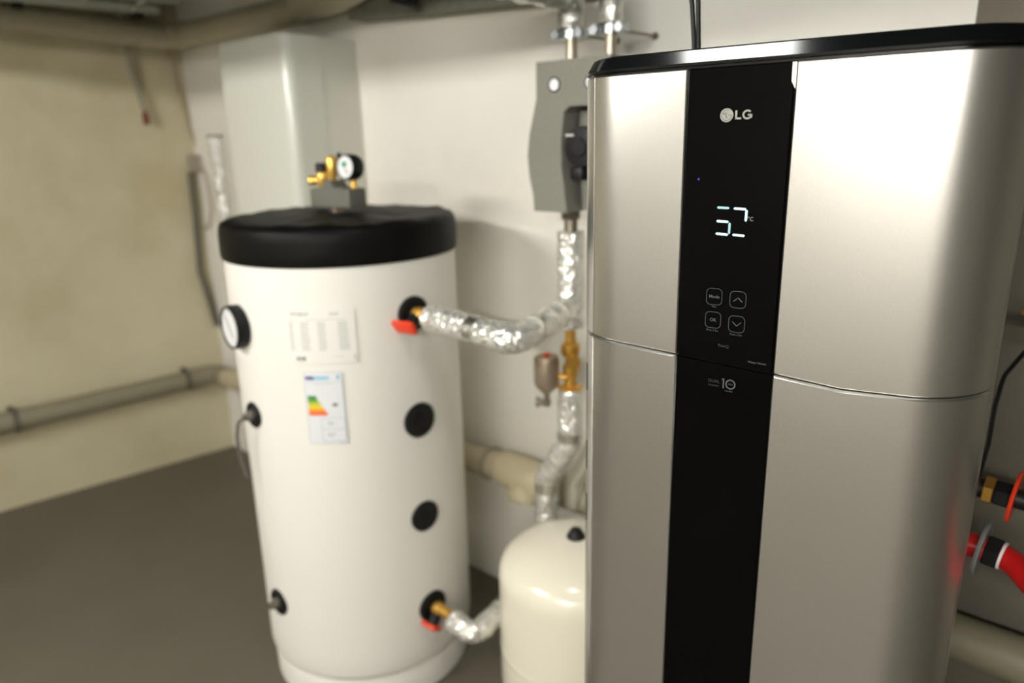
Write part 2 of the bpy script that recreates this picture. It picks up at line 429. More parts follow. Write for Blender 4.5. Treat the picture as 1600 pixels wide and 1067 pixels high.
# --- display and print on the glass (parts of the control panel)
YF = -.0009
def bar(mb, x0, z0, x1, z1, wd, y=YF, taper=True):
    a = Vector((x0, 0, z0)); b = Vector((x1, 0, z1)); d = (b-a).normalized(); q = Vector((-d.z, 0, d.x))*wd/2
    if taper: pts = [a, a+d*wd*.5+q, b-d*wd*.5+q, b, b-d*wd*.5-q, a+d*wd*.5-q]
    else: pts = [a+q, b+q, b-q, a-q]
    mb.prism([(p.x, p.z) for p in pts], (0, y, 0), (1, 0, 0), (0, 0, 1), (0, 1, 0), .0007)
    return mb
for (x0, z0, x1, z1, m) in ((-.0480, 1.4105, -.0315, 1.4102, 'seg_dim'), (-.0480, 1.3932, -.0315, 1.3926, 'seg'), (-.0302, 1.3920, -.0304, 1.3770, 'seg_dim'), (-.0482, 1.3770, -.0313, 1.3762, 'seg'),
                            (-.0265, 1.4100, -.0100, 1.4094, 'seg'), (-.0096, 1.4090, -.0099, 1.3938, 'seg'), (-.0262, 1.3766, -.0098, 1.3758, 'seg')):
    bar(MB(), x0, z0, x1, z1, .0030).build('display_segment', m, CP, 0)
text_to(MB(), '°C', .0072, (-.0040, YF, 1.3972), (1, 0, 0), (0, 0, 1)).build('degree_mark', 'print_grey', CP, 0)
def ring(mb, cx, cz, w, h, r, t, n=7, y=YF):
    def loop(w, h, r):
        L = []
        for sx, sz, a0 in ((1, 1, 0), (-1, 1, 90), (-1, -1, 180), (1, -1, 270)):
            for k in range(n+1):
                a = math.radians(a0+90*k/n); L.append(Vector((cx+sx*(w/2-r)+r*math.cos(a), y, cz+sz*(h/2-r)+r*math.sin(a))))
        return L
    A = loop(w, h, r); B = loop(w-2*t, h-2*t, max(.0005, r-t)); m = len(A)
    mb.add(A+B, [(i, (i+1) % m, m+(i+1) % m, m+i) for i in range(m)]); return mb
for cx, cz, txt in ((-.0452, 1.2932, 'Mode'), (-.0452, 1.2613, 'OK'), (-.0134, 1.2922, '^'), (-.0132, 1.2592, 'v')):
    bt = ring(MB(), cx, cz, .0218, .0228, .0062, .0008).build('touch_button', 'print_line', CP, 0)
    mb = MB()
    if txt in '^v':
        q = 1 if txt == '^' else -1
        bar(mb, cx-.0058, cz-.0028*q, cx, cz+.0026*q, .0009, taper=False); bar(mb, cx+.0058, cz-.0028*q, cx, cz+.0026*q, .0009, taper=False)
    else: text_to(mb, txt, .0062, (cx, YF, cz), (1, 0, 0), (0, 0, 1), .00006)
    mb.build('button_symbol', 'print_dim', CP, 0)
for txt, x, z, sz in (('Info', -.0446, 1.2795, .0036), ('Press 3 Sec', -.0454, 1.2470, .0036), ('Press 3 Sec', -.0131, 1.2448, .0036)):
    text_to(MB(), txt, sz, (x, YF, z), (1, 0, 0), (0, 0, 1)).build('small_print', 'print_dim', CP, 0)
text_to(MB(), 'ThinQ', .0058, (-.0293, YF, 1.2268), (1, 0, 0), (0, 0, 1)).build('small_print', 'print_faint', CP, 0)
text_to(MB(), 'Water Heater', .0042, (.0170, YF, 1.2102), (1, 0, 0), (0, 0, 1)).build('small_print', 'print_dim', CP, 0)
text_to(MB(), 'DUAL', .0062, (-.0395, -.0004, 1.1755), (1, 0, 0), (0, 0, 1)).build('small_print', 'print_faint', LP, 0)
text_to(MB(), 'Inverter', .0046, (-.0395, -.0004, 1.1695), (1, 0, 0), (0, 0, 1)).build('small_print', 'print_faint', LP, 0)
mb = MB(); bar(mb, -.0262, 1.1812, -.0262, 1.1672, .0017, y=-.0004, taper=False); bar(mb, -.0285, 1.1795, -.0262, 1.1806, .0014, y=-.0004, taper=False)
ring(mb, -.0165, 1.1742, .0138, .0140, .0069, .0017, 8, y=-.0004)
text_to(mb, 'YEAR', .0028, (-.0165, -.0004, 1.1742), (1, 0, 0), (0, 0, 1)); text_to(mb, 'warranty', .003, (-.0185, -.0004, 1.1645), (1, 0, 0), (0, 0, 1))
mb.build('warranty_mark', 'print_dim', LP, 0)
# maker's mark: grey disc with a face of L, G and a dot, and the two letters
lx, lz = -.0418, 1.5240
mb = MB(); mb.lathe([(0, 0), (.0083, 0), (.0083, .0006), (0, .0006)], (lx, YF+.0005, lz), (0, -1, 0), 28); mb.build('maker_disc', 'print_grey', CP, 0)
mb = MB(); y2 = YF-.0004
bar(mb, lx-.0008, lz+.0034, lx-.0008, lz-.0030, .0007, y2, False); bar(mb, lx-.0008, lz-.0030, lx+.0014, lz-.0030, .0007, y2, False)
mb.lathe([(0, 0), (.0010, 0), (.0010, .0003), (0, .0003)], (lx-.0034, y2, lz+.0022), (0, -1, 0), 10)
arc = [(lx+.0064*math.cos(math.radians(t)), lz+.0064*math.sin(math.radians(t))) for t in range(75, 366, 15)]
for (u, v), (x, y) in zip(arc, arc[1:]): bar(mb, u, v, x, y, .0006, y2, False)
bar(mb, lx+.0064, lz, lx+.0024, lz, .0006, y2, False)
mb.build('maker_face', 'print_dim', CP, 0)
mb = MB(); h = .0054
bar(mb, -.0300, lz+h, -.0300, lz-h, .0026, taper=False); bar(mb, -.0313, lz-h+.0012, -.0236, lz-h+.0012, .0024, taper=False)
gx, gz, gr = -.0162, lz, .0050
arc = [(gx+gr*math.cos(math.radians(t)), gz+gr*.93*math.sin(math.radians(t))) for t in range(42, 345, 18)]
for (u, v), (x, y) in zip(arc, arc[1:]): bar(mb, u, v, x, y, .0023, taper=False)
bar(mb, gx+.0004, gz-.0004, gx+.0060, gz-.0004, .0020, taper=False); bar(mb, gx+.0049, gz-.0004, gx+.0049, gz-.0042, .0021, taper=False)
mb.build('maker_letters', 'print_grey', CP, 0)
MB().lathe([(0, 0), (.0016, 0), (.0016, .0004), (0, .0004)], (-.074, YF, 1.446), (0, -1, 0), 12).build('indicator_light', 'led', CP, 0)

# ------------------------------------------------------------------ white storage tank
TX, TY, TR = -1.621, 1.146, .30
TT = thing('storage_tank', 'large white cylindrical storage tank with a black wrinkled lid', 'tank', (TX, TY, 0))
MB().lathe([(0, .015), (.282, .015), (.284, 0), (.291, .004), (.2925, .085), (.287, .098), (.20, .10)], n=64).build('base_ring', 'tank', TT)
def jk(a, h): return 1+.004*noise.noise(Vector((math.cos(a)*1.5, math.sin(a)*1.5, h*2.5)))
MB().lathe([(.20, .09), (.288, .092), (.2965, .100), (.3, .115)]+[(.30, .115+1.145*i/20) for i in range(1, 21)]+[(.2, 1.262)], n=72, fn=jk).build('jacket', 'tank', TT)
lid = MB(); prof = []
n_a = 96; rows = []; vs = []; fs = []
PR = [(.296, 1.229), (.3045, 1.2305), (.306, 1.235), (.3065, 1.26), (.3065, 1.285), (.3055, 1.303), (.3015, 1.314), (.293, 1.3205), (.280, 1.3235), (.255, 1.324), (.22, 1.3235), (.18, 1.3245), (.14, 1.326), (.10, 1.328), (.06, 1.329), (.03, 1.329)]
for i, (r, h) in enumerate(PR):
    row = []
    for j in range(n_a):
        a = 2*PI*j/n_a; p = Vector((math.cos(a), math.sin(a), 0))
        wv = noise.noise(p*r*13+Vector((3, 1, 0)))*.006+abs(noise.noise(p*r*24+Vector((9, 4, h*4))))*.007
        dz = wv*(1 if .05 < r < .296 and h > 1.315 else (.5 if h > 1.3 else 0))
        dr = .0022*noise.noise(Vector((p.x*4, p.y*4, h*25))) if h > 1.232 else 0
        row.append(len(vs)); vs.append(((r+dr)*p.x, (r+dr)*p.y, h+dz-.002))
    rows.append(row)
for A, Bq in zip(rows, rows[1:]):
    for j in range(n_a):
        k = (j+1) % n_a; fs.append((A[j], A[k], Bq[k], Bq[j]))
fs.append(tuple(rows[-1])); fs.append(tuple(reversed(rows[0])))
lid.add(vs, fs).build('lid', 'lid', TT, 50, label='black wrinkled vinyl lid')
def tank_frame(deg, z, r=TR):
    a = math.radians(deg); nrm = Vector((math.cos(a), math.sin(a), 0)); t = Vector((-math.sin(a), math.cos(a), 0))
    return Vector((r*nrm.x, r*nrm.y, z)), nrm, t
# sockets with black rosettes
def socket(deg, z, r=.044, plug=True, sensor=False):
    p, nrm, t = tank_frame(deg, z, TR-.004)
    o = MB().lathe([(0, .004), (r*.55, .004), (r*.55, .009), (r*.62, .011), (r*.9, .011), (r, .008), (r, -.012), (0, -.012)], p, nrm, 32).build('socket_rosette', 'rubber', TT)
    if plug: MB().lathe([(r*.52, .003), (r*.5, .010), (r*.30, .0105), (r*.28, .006), (0, .006)], p, nrm, 24).build('plug', 'black_plastic', o)
    if sensor: MB().lathe([(r*.5, .003), (r*.42, .02), (r*.28, .024), (r*.26, .034), (0, .034)], p, nrm, 16).build('plug', 'conduit_dark', o)
    return o
socket(-4.2, 1.097, .044, False); socket(-4.2, .818, .046); socket(-4.5, .546, .042); socket(-3.0, .267, .044, False)
sk = socket(-93.0, .842, .034, True, True); socket(-91.5, .296, .037, True, True)
# dial thermometer on the left flank
p, nrm, t = tank_frame(-96.0, 1.073, TR-.002)
th = MB().lathe([(0, 0), (.0535, 0), (.0545, .004), (.0545, .026), (.0525, .031), (.0485, .031), (.0475, .027), (0, .027)], p, nrm, 40).build('dial_thermometer', 'black_plastic', TT)
MB().lathe([(0, .0272), (.0476, .0272), (.0476, .0285), (0, .0285)], p, nrm, 40).build('dial_face', 'white', th)
mb = MB(); o = p+nrm*.0288; t2 = Vector((0, 0, 1))
mb.prism([(-.026, .028), (-.0235, .0295), (.017, -.022), (.015, -.0235)], o, t, t2, nrm, .001); mb.build('needle', 'ink_dark', th, 0)
mb = MB()
for k in range(22):
    a = math.radians(-45+270*k/21); u = Vector((math.cos(a), math.sin(a)))
    mb.prism([(u.x*.040-u.y*.0006, u.y*.040+u.x*.0006), (u.x*.040+u.y*.0006, u.y*.040-u.x*.0006), (u.x*.0455+u.y*.0006, u.y*.0455-u.x*.0006), (u.x*.0455-u.y*.0006, u.y*.0455+u.x*.0006)], p+nrm*.0284, t, t2, nrm, .0005)
mb.build('dial_scale', 'ink_dark', th, 0)
# cylinder-following patches for the stickers
def patch(mb, a0, a1, z0, z1, lift, th=.0004, skew=0.0, n=None):
    n = n or max(1, int(abs(a1-a0)/1.5)); vs = []; fs = []
    for l in (lift, lift+th):
        for i in range(n+1):
            for z in (z0, z1):
                a = math.radians(a0+(a1-a0)*i/n); vs.append(((TR+l)*math.cos(a), (TR+l)*math.sin(a), z))
    m = (n+1)*2
    for i in range(n):
        q = i*2; fs += [(q, q+2, q+3, q+1), (m+q, m+q+1, m+q+3, m+q+2), (q, q+2, m+q+2, m+q), (q+1, q+3, m+q+3, m+q+1)]
    fs += [(0, 1, m+1, m), (n*2, n*2+1, m+n*2+1, m+n*2)]
    mb.add(vs, fs); return mb
L0 = .0022
dl = patch(MB(), -63.5, -32.5, 1.001, 1.132, L0).build('data_label', 'paper', TT, 0, label='white data sticker with a pale grey table')
def on_tank_text(mb, body, size, deg, z, lift, bold=0):
    vs, fs = text_geo(body, size, bold)
    mb.add([((TR+lift)*math.cos(math.radians(deg)+v.x/TR), (TR+lift)*math.sin(math.radians(deg)+v.x/TR), z+v.y) for v in vs], fs); return mb
mb = MB()
for k in range(7): patch(mb, -60.8+k*1.2, -60.1+k*1.2-.1*(k % 3), 1.1195-(.002 if k in (3, 5) else 0), 1.1235+(.0015 if k in (0, 2, 4) else 0), L0+.0005)
mb.build('print', 'ink_dark', dl, 0)
for q in ((-60.0, -58.3, 1.0085, 1.0165), (-57.8, -55.8, 1.0085, 1.0175)): patch(MB(), *q, L0+.0005).build('print', 'ink_dark', dl, 0)
for c0, c1 in ((-62.4, -60.2), (-57.0, -52.8), (-49.2, -45.4), (-40.2, -35.6)):
    mb = MB()
    for k in range(11): patch(mb, c0, c1-random.random()*.7, 1.0335+k*.0064, 1.0372+k*.0064, L0+.0005)
    mb.build('print_column', 'ink', dl, 0)['kind'] = 'stuff'
for q in ((-62.5, -59.6, 1.107, 1.1085), (-54.5, -36.5, 1.107, 1.1085), (-43.5, -39.4, 1.118, 1.1235), (-43.0, -38.5, 1.0165, 1.018), (-34.2, -33.1, 1.006, 1.0205)):
    patch(MB(), *q, L0+.0005).build('print', 'ink', dl, 0)
E0, E1, Z0, Z1 = -57.9, -40.3, .795, .980
en = patch(MB(), E0, E1, Z0, Z1, L0).build('energy_label', 'paper_blue', TT, 0, label='energy sticker with a green to red arrow scale')
ea = lambda f: E0+(E1-E0)*f
ez = lambda f: Z1-(Z1-Z0)*f
def eband(f0, f1, g0, g1, mat, tip=0.0, nm='print'):
    mb = patch(MB(), ea(f0), ea(f1), ez(g1), ez(g0), L0+.0005)
    if tip:
        a = math.radians(ea(f1)); b2 = math.radians(ea(f1+tip)); r = TR+L0+.0009
        mb.add([(r*math.cos(a), r*math.sin(a), ez(g0)), (r*math.cos(a), r*math.sin(a), ez(g1)), (r*math.cos(b2), r*math.sin(b2), ez((g0+g1)/2))], [(0, 1, 2)])
    return mb.build(nm, mat, en, 0)
eband(.05, .27, .06, .105, 'eu_purple'); eband(.275, .66, .06, .105, 'eu_blue'); eband(.86, .92, .05, .10, 'eu_cyan')
for i, (mt, f) in enumerate((('eu_g1', .27), ('eu_g2', .31), ('eu_y1', .36), ('eu_y2', .42), ('eu_o', .475), ('eu_r', .53))):
    eband(.06, f, .325+i*.0455, .325+(i+1)*.0455-.003, mt, .04, 'scale_arrow')
eband(.70, .82, .435, .468, 'ink_black', 0, 'rating_arrow')
mb = MB()
for f0, f1, g0, g1 in ((0.0, 1, 0, .006), (0, 1, .994, 1), (0, .012, 0, 1), (.988, 1, 0, 1), (.03, .97, .14, .146), (.36, .97, .635, .641), (.36, .97, .785, .791), (.36, .37, .635, .96), (.36, .97, .955, .961), (.96, .97, .635, .96), (.52, .70, .70, .712), (.55, .66, .72, .728), (.50, .70, .86, .875), (.53, .63, .885, .895), (.80, .95, .972, .982)):
    patch(mb, ea(f0), ea(f1), ez(g1), ez(g0), L0+.0005)
mb.build('border_lines', 'eu_line', en, 0)
for f0, f1, g0, g1 in ((.54, .66, .69, .70), (.50, .70, .845, .852), (.25, .45, .16, .168), (.5, .68, .16, .168)):
    patch(MB(), ea(f0), ea(f1), ez(g1), ez(g0), L0+.0006).build('print', 'ink', en, 0)
mb = patch(MB(), -94.5, -90.5, 1.003, 1.0055, L0); mb.build('small_print', 'ink', TT, 0)
# sensor lead hanging from the left socket
q, nrm, t = tank_frame(-93.0, .842, TR+.028)
q += Vector((TX, TY, 0))
tag(MB().tube(rounded([q-nrm*.006, q+nrm*.016+Vector((0, 0, -.006)), q+nrm*.018+Vector((-.012, 0, -.05)), q+Vector((-.022, -.012, -.11)), q+Vector((-.012, -.006, -.165))], .02), .0042, 10).build('sensor_cable', 'conduit_dark'), 'dark sensor cable hanging from the left socket of the white tank', 'cable')

# ------------------------------------------------------------------ safety group on top of the tank
SG = thing('safety_group', 'grey foam block with brass valves and a pressure gauge on the tank lid', 'valve', (TX, TY, 1.325), math.radians(9))
MB().cyl((.0, -.005, -.004), (0, 0, 1), .013, .03, 20).build('nipple', 'nickel', SG)
MB().hexnut((0, -.005, .004), (0, 0, 1), .017, .010).build('nut', 'nickel', SG)
MB().box((0, 0, .0405), (.142, .062, .048), .003).build('foam_block', 'epp_dark', SG)
mb = MB(); mb.prism([(-.034, 0), (-.022, .021), (.0, .021), (.014, .004), (.045, .004), (.045, 0)], (0, -.026, .0635), (1, 0, 0), (0, 0, 1), (0, 1, 0), .052); mb.build('foam_ridge', 'epp_dark', SG, 20)
b1 = MB().lathe([(0, 0), (.011, 0), (.012, .01), (.0145, .014), (.0155, .036), (.014, .044), (.012, .046), (0, .046)], (-.051, 0, .06), (0, 0, 1), 24).build('safety_valve', 'brass_bright', SG)
MB().lathe([(0, 0), (.010, 0), (.010, .016), (.013, .017), (.013, .030), (.008, .031), (.008, .02), (0, .02)], (-.057, -.002, .084), (-.92, -.39, 0), 20).build('outlet', 'brass_bright', b1)
MB().lathe([(0, 0), (.0165, 0), (.0165, .020), (.0145, .023), (0, .023)], (-.051, 0, .106), (0, 0, 1), 18).build('valve_cap', 'black_plastic', b1)
b2 = MB().lathe([(0, 0), (.008, 0), (.009, .012), (.0145, .022), (.0155, .062), (.013, .066), (.007, .067), (.005, .070), (0, .070)], (-.013, .0, .078), (0, 0, 1), 24).build('air_vent', 'brass_bright', SG)
MB().cyl((.012, .004, .132), (0, 0, 1), .006, .022, 10).build('vent_cap', 'black_plastic', b2)
gs = MB().cyl((.056, .004, .06), (0, 0, 1), .0085, .032, 14).build('gauge_stem', 'brass_bright', SG)
gn = Vector((.0, -1, .06)).normalized(); gc = Vector((.060, .010, .117))
gg = MB().lathe([(0, 0), (.031, 0), (.0325, .004), (.0325, .034), (.030, .038), (.028, .038), (.0275, .034), (0, .034)], gc, gn, 36).build('pressure_gauge', 'black_plastic', SG)
MB().lathe([(0, .0342), (.0277, .0342), (.0277, .0355), (0, .0355)], gc, gn, 36).build('dial_face', 'white', gg)
MB().lathe([(0, .0356), (.0075, .0356), (.0075, .0366), (0, .0366)], gc+Vector((-.003, 0, .007)), gn, 16).build('dial_mark', 'dial_green', gg)
mb = MB(); mb.prism([(-.001, -.004), (.001, -.004), (.012, -.016), (.010, -.017)], gc+gn*.0368, (1, 0, 0), (0, .06, 1), gn, .0006); mb.build('needle', 'red_tip', gg, 0)

# ------------------------------------------------------------------ white wall hung boiler
BO = thing('wall_boiler', 'white wall hung boiler with rounded front edges behind the storage tank', 'boiler', (-2.342, YB, 1.02))
MB().box((0, -.12, .41), (.432, .24, .815), .006).build('casing', 'boiler_body', BO)
def rrect(w, d, r, n=10):
    P = [(-w/2, 0)]
    for k in range(n+1): a = PI+PI/2*k/n; P.append((-w/2+r+r*math.cos(a), -d+r+r*math.sin(a)))
    for k in range(n+1): a = 1.5*PI+PI/2*k/n; P.append((w/2-r+r*math.cos(a), -d+r+r*math.sin(a)))
    P.append((w/2, 0)); return P
mb = MB(); P0 = rrect(.438, .135, .038); rows = []
for sh, z in ((.006, 0), (.001, .004), (0, .010), (0, .812), (.001, .818), (.006, .822)):
    rows.append([(x*(1-sh*4), -.150+y*(1-sh*3), z) for x, y in P0])
n = len(P0); vs = [v for r in rows for v in r]; fs = []
for i in range(len(rows)-1):
    for j in range(n): k = (j+1) % n; fs.append((i*n+j, i*n+k, (i+1)*n+k, (i+1)*n+j))
fs += [tuple(range(n)), tuple((len(rows)-1)*n+j for j in range(n-1, -1, -1))]
fc = mb.add(vs, fs).build('front_cover', 'white_steel', BO)
mb = MB()
for k, (wd, hh) in enumerate(((.006, .014), (.004, .012), (.008, .010), (.008, .010), (.007, .013), (.006, .009), (.008, .010))):
    mb.box((-.045+k*.0105, -.2853, .262+hh/2-.005), (wd, .0008, hh))
mb.build('lettering', 'ink', fc, 0)

# ------------------------------------------------------------------ grey pump station on the back wall
PS = thing('pump_station', 'grey foam pump station box with a bulging side on the back wall', 'pump station', (-1.0, YB, 1.50))
yf = -.29                                             # front face (world 1.34)
def shell_poly():
    R = [(-.100, .168), (-.1005, .09), (-.110, .055), (-.123, .01), (-.129, -.035), (-.124, -.085), (-.114, -.125), (-.111, -.164)]
    return R+[(-x, z) for x, z in reversed(R)]
mb = MB(); SP = shell_poly()
# front cover with the pump recess cut through it: built as outline ring around a slot
slot = []
for x, z in ((-.006, .070), (-.022, .058), (-.029, .0), (-.029, -.06), (-.022, -.10), (-.0155, -.164)): slot.append((x, z))
left = SP[:8]; mb2 = MB()
polyL = left+[slot[5], slot[4], slot[3], slot[2], slot[1], slot[0], (.045, .070), (.045, .168)]
mb2.prism(polyL, (0, yf, 0), (1, 0, 0), (0, 0, 1), (0, 1, 0), .085)
polyR = [(.045, .168), (.045, .070), (.052, .058), (.058, 0), (.058, -.06), (.052, -.10), (.0455, -.164)]+SP[8:]
polyR = [(.045, .168), (.045, .070), (.052, .058), (.058, .0), (.058, -.06), (.052, -.10), (.046, -.164)]+[(-x, z) for x, z in reversed(left)]
mb2.prism(polyR, (0, yf, 0), (1, 0, 0), (0, 0, 1), (0, 1, 0), .085)
fcv = mb2.build('front_shell', 'epp', PS, 20)
MB().prism(SP, (0, yf+.0855, 0), (1, 0, 0), (0, 0, 1), (0, 1, 0), .165).build('rear_shell', 'epp', PS, 20)
MB().prism([(-.012, .060), (-.018, .0), (-.016, -.06), (-.008, -.12), (-.006, -.160), (.04, -.160), (.05, -.05), (.05, .06)], (0, yf+.050, 0), (1, 0, 0), (0, 0, 1), (0, 1, 0), .034).build('inner_shell', 'epp', PS, 20)
pm = MB().lathe([(0, 0), (.045, 0), (.045, .05), (.042, .058), (.020, .060), (.018, .064), (0, .064)], (.028, yf+.052, -.018), (0, -1, 0), 32).build('pump_head', 'black_plastic', PS)
MB().box((.0, yf-.0075, .008), (.022, .002, .004)).build('pump_mark', 'ink', pm, 0)
MB().box((.018, yf+.015, -.075), (.034, .05, .03), .005).build('pump_plug', 'black_plastic', PS)
for sx in (-.048, .052):
    tmm = MB().lathe([(0, -.004), (.0165, -.004), (.0165, .0015), (.0145, .0025), (.013, .001), (0, .001)], (sx, yf, .117), (0, -1, 0), 28).build('dial_thermometer', 'black_plastic', PS)
    MB().lathe([(0, .0005), (.0128, .0005), (.0128, .0016), (0, .0016)], (sx, yf, .117), (0, -1, 0), 28).build('dial_face', 'paper_blue', tmm)

# ------------------------------------------------------------------ foil wrapped pipes
def foil_pipe(name, pts, r, label, cat='pipe', mat='foil', rad=.04, amp=.05, bands=(), seed=0, group=None, n=28, step=.008):
    path = rounded(pts, rad, step)
    root = MB().tube(path, r, n, True, crumple(amp, 26, seed)).build(name, mat, None, 60)
    L = [0]
    for a, b in zip(path, path[1:]): L.append(L[-1]+(b-a).length)
    for f in bands:
        i = min(range(len(L)), key=lambda k: abs(L[k]-f*L[-1])); j = min(len(path)-1, i+2); i0 = max(0, i-2)
        MB().tube(path[i0:j+1], r*1.035, n).build('tape_band', 'tape', root)
    return tag(root, label, cat, group)
RX, RY = -1.077, 1.44
# from the tank's top right socket to the riser
foil_pipe('insulated_pipe', [(-1.252, 1.116, 1.098), (-.975, 1.108, 1.088), (RX+.020, RY-.052, 1.090)], .0325, 'foil wrapped pipe with an elbow from the upper tank valve to the riser', bands=(.28, .66, .80, .92), seed=1, rad=.028, amp=.09)
foil_pipe('insulated_pipe', [(RX, RY, 1.280), (RX, RY, 1.035)], .0345, 'upright foil wrapped pipe under the grey pump station', mat='foil', amp=.06, seed=2)
foil_pipe('insulated_pipe', [(RX-.003, RY, .868), (RX-.003, RY, .715), (RX-.085, RY, .585), (RX-.092, RY, .06)], .0335, 'bent foil wrapped pipe dropping behind the white vessel from the brass valve', seed=3, rad=.03, amp=.05, bands=(.16, .40))
foil_pipe('insulated_pipe', [(RX+.045, 1.515, 1.0), (RX+.045, 1.515, .72), (RX-.04, 1.515, .56), (RX-.045, 1.515, .48)], .0265, 'pale foil pipe bending close behind the foil riser near the heater', mat='foil_soft', seed=4, rad=.03)
foil_pipe('insulated_pipe', [(-1.240, 1.130, .258), (-1.160, 1.128, .250), (-1.175, 1.30, .262), (-1.175, 1.50, .262)], .030, 'low foil wrapped elbow between the lower tank valve and the white vessel', mat='foil', seed=5, rad=.05, bands=(.45,))
# steel pipe ends between pump station and foil
mb = MB(); mb.cyl((RX, RY, 1.274), (0, 0, 1), .0165, .066, 20); mb.hexnut((RX, RY, 1.310), (0, 0, 1), .025, .022)
tag(mb.build('pipe_union', 'steel_dull'), 'dull steel union nut directly under the grey pump station', 'fitting')
# risers above the pump station
for i, (x, r, tx) in enumerate(((-1.075, .033, 'left'), (-.966, .027, 'right'))):
    y0 = RY
    tag(MB().cyl((x, y0, 1.668), (0, 0, 1), .0135, .085, 18).build('steel_pipe', 'steel_pipe'), f'{tx} thin bare steel pipe into the top of the grey pump station', 'pipe')
    foil_pipe('insulated_pipe', [(x, y0, 1.744), (x, y0, 1.812+(.006 if i else 0)), (x-.004, 1.25, 1.814), (x-.006, .98, 1.822), (x-.006, .93, 2.13)], r, f'{tx} foil wrapped pipe turning from the pump riser along the ceiling', mat='foil_top', seed=6+i, rad=.03, amp=.14, n=28)
    cl = thing('pipe_clamp', f'zinc pipe clamp with bolts on the {tx} riser above the pump station', 'clamp', (x, y0, 1.733))
    MB().lathe([(.0142, -.011), (.0225, -.011), (.0225, .010), (.0142, .010), (.0142, -.011)], (0, 0, 0), (0, 0, 1), 24).build('collar', 'steel', cl)
    MB().lathe([(.0146, .0085), (.0255, .0085), (.0255, .0115), (.0146, .0115), (.0146, .0085)], (0, 0, 0), (0, 0, 1), 24).build('rubber_insert', 'rubber', cl)
    for sx in (-1, 1):
        mb = MB(); mb.box((sx*.031, 0, 0), (.022, .022, .019), .001); mb.hexnut((sx*.033, -.011, 0), (0, -1, 0), .0125, .012); mb.build('bolt', 'steel', cl)
    MB().cyl((0, .019, 0), (0, 1, 0), .004, YB-y0-.02, 10).build('threaded_rod', 'steel_dull', cl)
    MB().cyl((0, YB-y0-.004, 0), (0, 1, 0), .009, .004, 10).build('wall_plug', 'conduit_dark', cl)

# ------------------------------------------------------------------ valves
def ball_valve(x, y, z, lever_dir, label, seed):
    V = thing('ball_valve', label, 'valve', (x, y, z))
    MB().lathe([(0, 0), (.012, 0), (.012, .016), (.018, .018), (.0195, .028), (.018, .040), (.014, .044), (.014, .078), (0, .078)], (-.012, 0, 0), (1, 0, 0), 24).build('body', 'brass', V)
    MB().lathe([(0, 0), (.021, 0), (.021, .010), (.017, .012), (0, .012)], (-.010, 0, 0), (1, 0, 0), 8).build('union_ring', 'black_plastic', V)
    ld = Vector(lever_dir).normalized()
    MB().cyl(Vector((.016, 0, 0))+ld*.008, ld, .0155, .037, 16).build('stem', 'black_plastic', V)
    h = MB(); c = Vector((.004, 0, 0))+ld*.049
    h.box((0, 0, 0), (.072, .014, .036), .006, 0)
    q = Vector((0, -1, 0)).rotation_difference(ld).to_matrix()
    h.v = [tuple(q @ Vector(v)+c) for v in h.v]
    h.build('handle', 'red', V, label='red lever handle')
    return V
ball_valve(-1.314, 1.121, 1.098, (.10, -.86, -.48), 'brass ball valve with a red lever at the upper tank socket', 0)
ball_valve(-1.316, 1.131, .267, (-.02, -.50, -.86), 'brass ball valve with a red lever at the lower tank socket', 1)
# brass valve below the foil riser
BV = thing('riser_valve', 'yellow brass valve between the upper and lower foil risers', 'valve', (RX-.002, RY, .865))
MB().lathe([(0, 0), (.033, .001), (.033, .008), (.016, .012), (.015, .034), (.021, .040), (.021, .066), (.013, .072), (.012, .086), (.022, .094), (.026, .108), (.024, .124), (.014, .130), (.014, .172), (0, .172)], n=24).build('body', 'brass', BV)
MB().lathe([(0, 0), (.012, 0), (.012, .016), (.019, .018), (.019, .032), (0, .033)], (0, 0, .082), (.8, -.6, 0), 20).build('side_port', 'brass', BV)
MB().lathe([(0, 0), (.009, 0), (.009, .020), (0, .020)], (0, 0, .055), (.5, -.86, 0), 14).build('test_port', 'brass', BV)
AS = thing('air_separator', 'small brownish metal air separator canister beside the brass riser valve', 'canister', (-1.125, RY-.042, .853))
MB().lathe([(0, 0), (.008, 0), (.010, .004), (.024, .016), (.031, .026), (.0335, .034), (.0335, .094), (.031, .104), (.026, .107), (0, .108)], n=32).build('body', 'nickel', AS)
MB().cyl((.004, -.004, .107), (0, 0, 1), .010, .008, 16).build('cap', 'red', AS, label='small red cap')
dk = MB().lathe([(0, 0), (.0075, 0), (.0075, -.016), (.011, -.018), (.011, -.034), (0, -.035)], (0, 0, .002), (0, 0, 1), 16).build('drain_cock', 'steel_dull', AS)
MB().lathe([(0, 0), (.008, 0), (.009, .012), (.014, .014), (.014, .022), (0, .023)], (-.006, -.004, -.022), (-.8, -.6, 0), 16).build('drain_knob', 'steel_dull', dk)
MB().cyl((.02, .01, .05), (1, .7, 0), .008, .03, 12).build('connection', 'brass', AS)

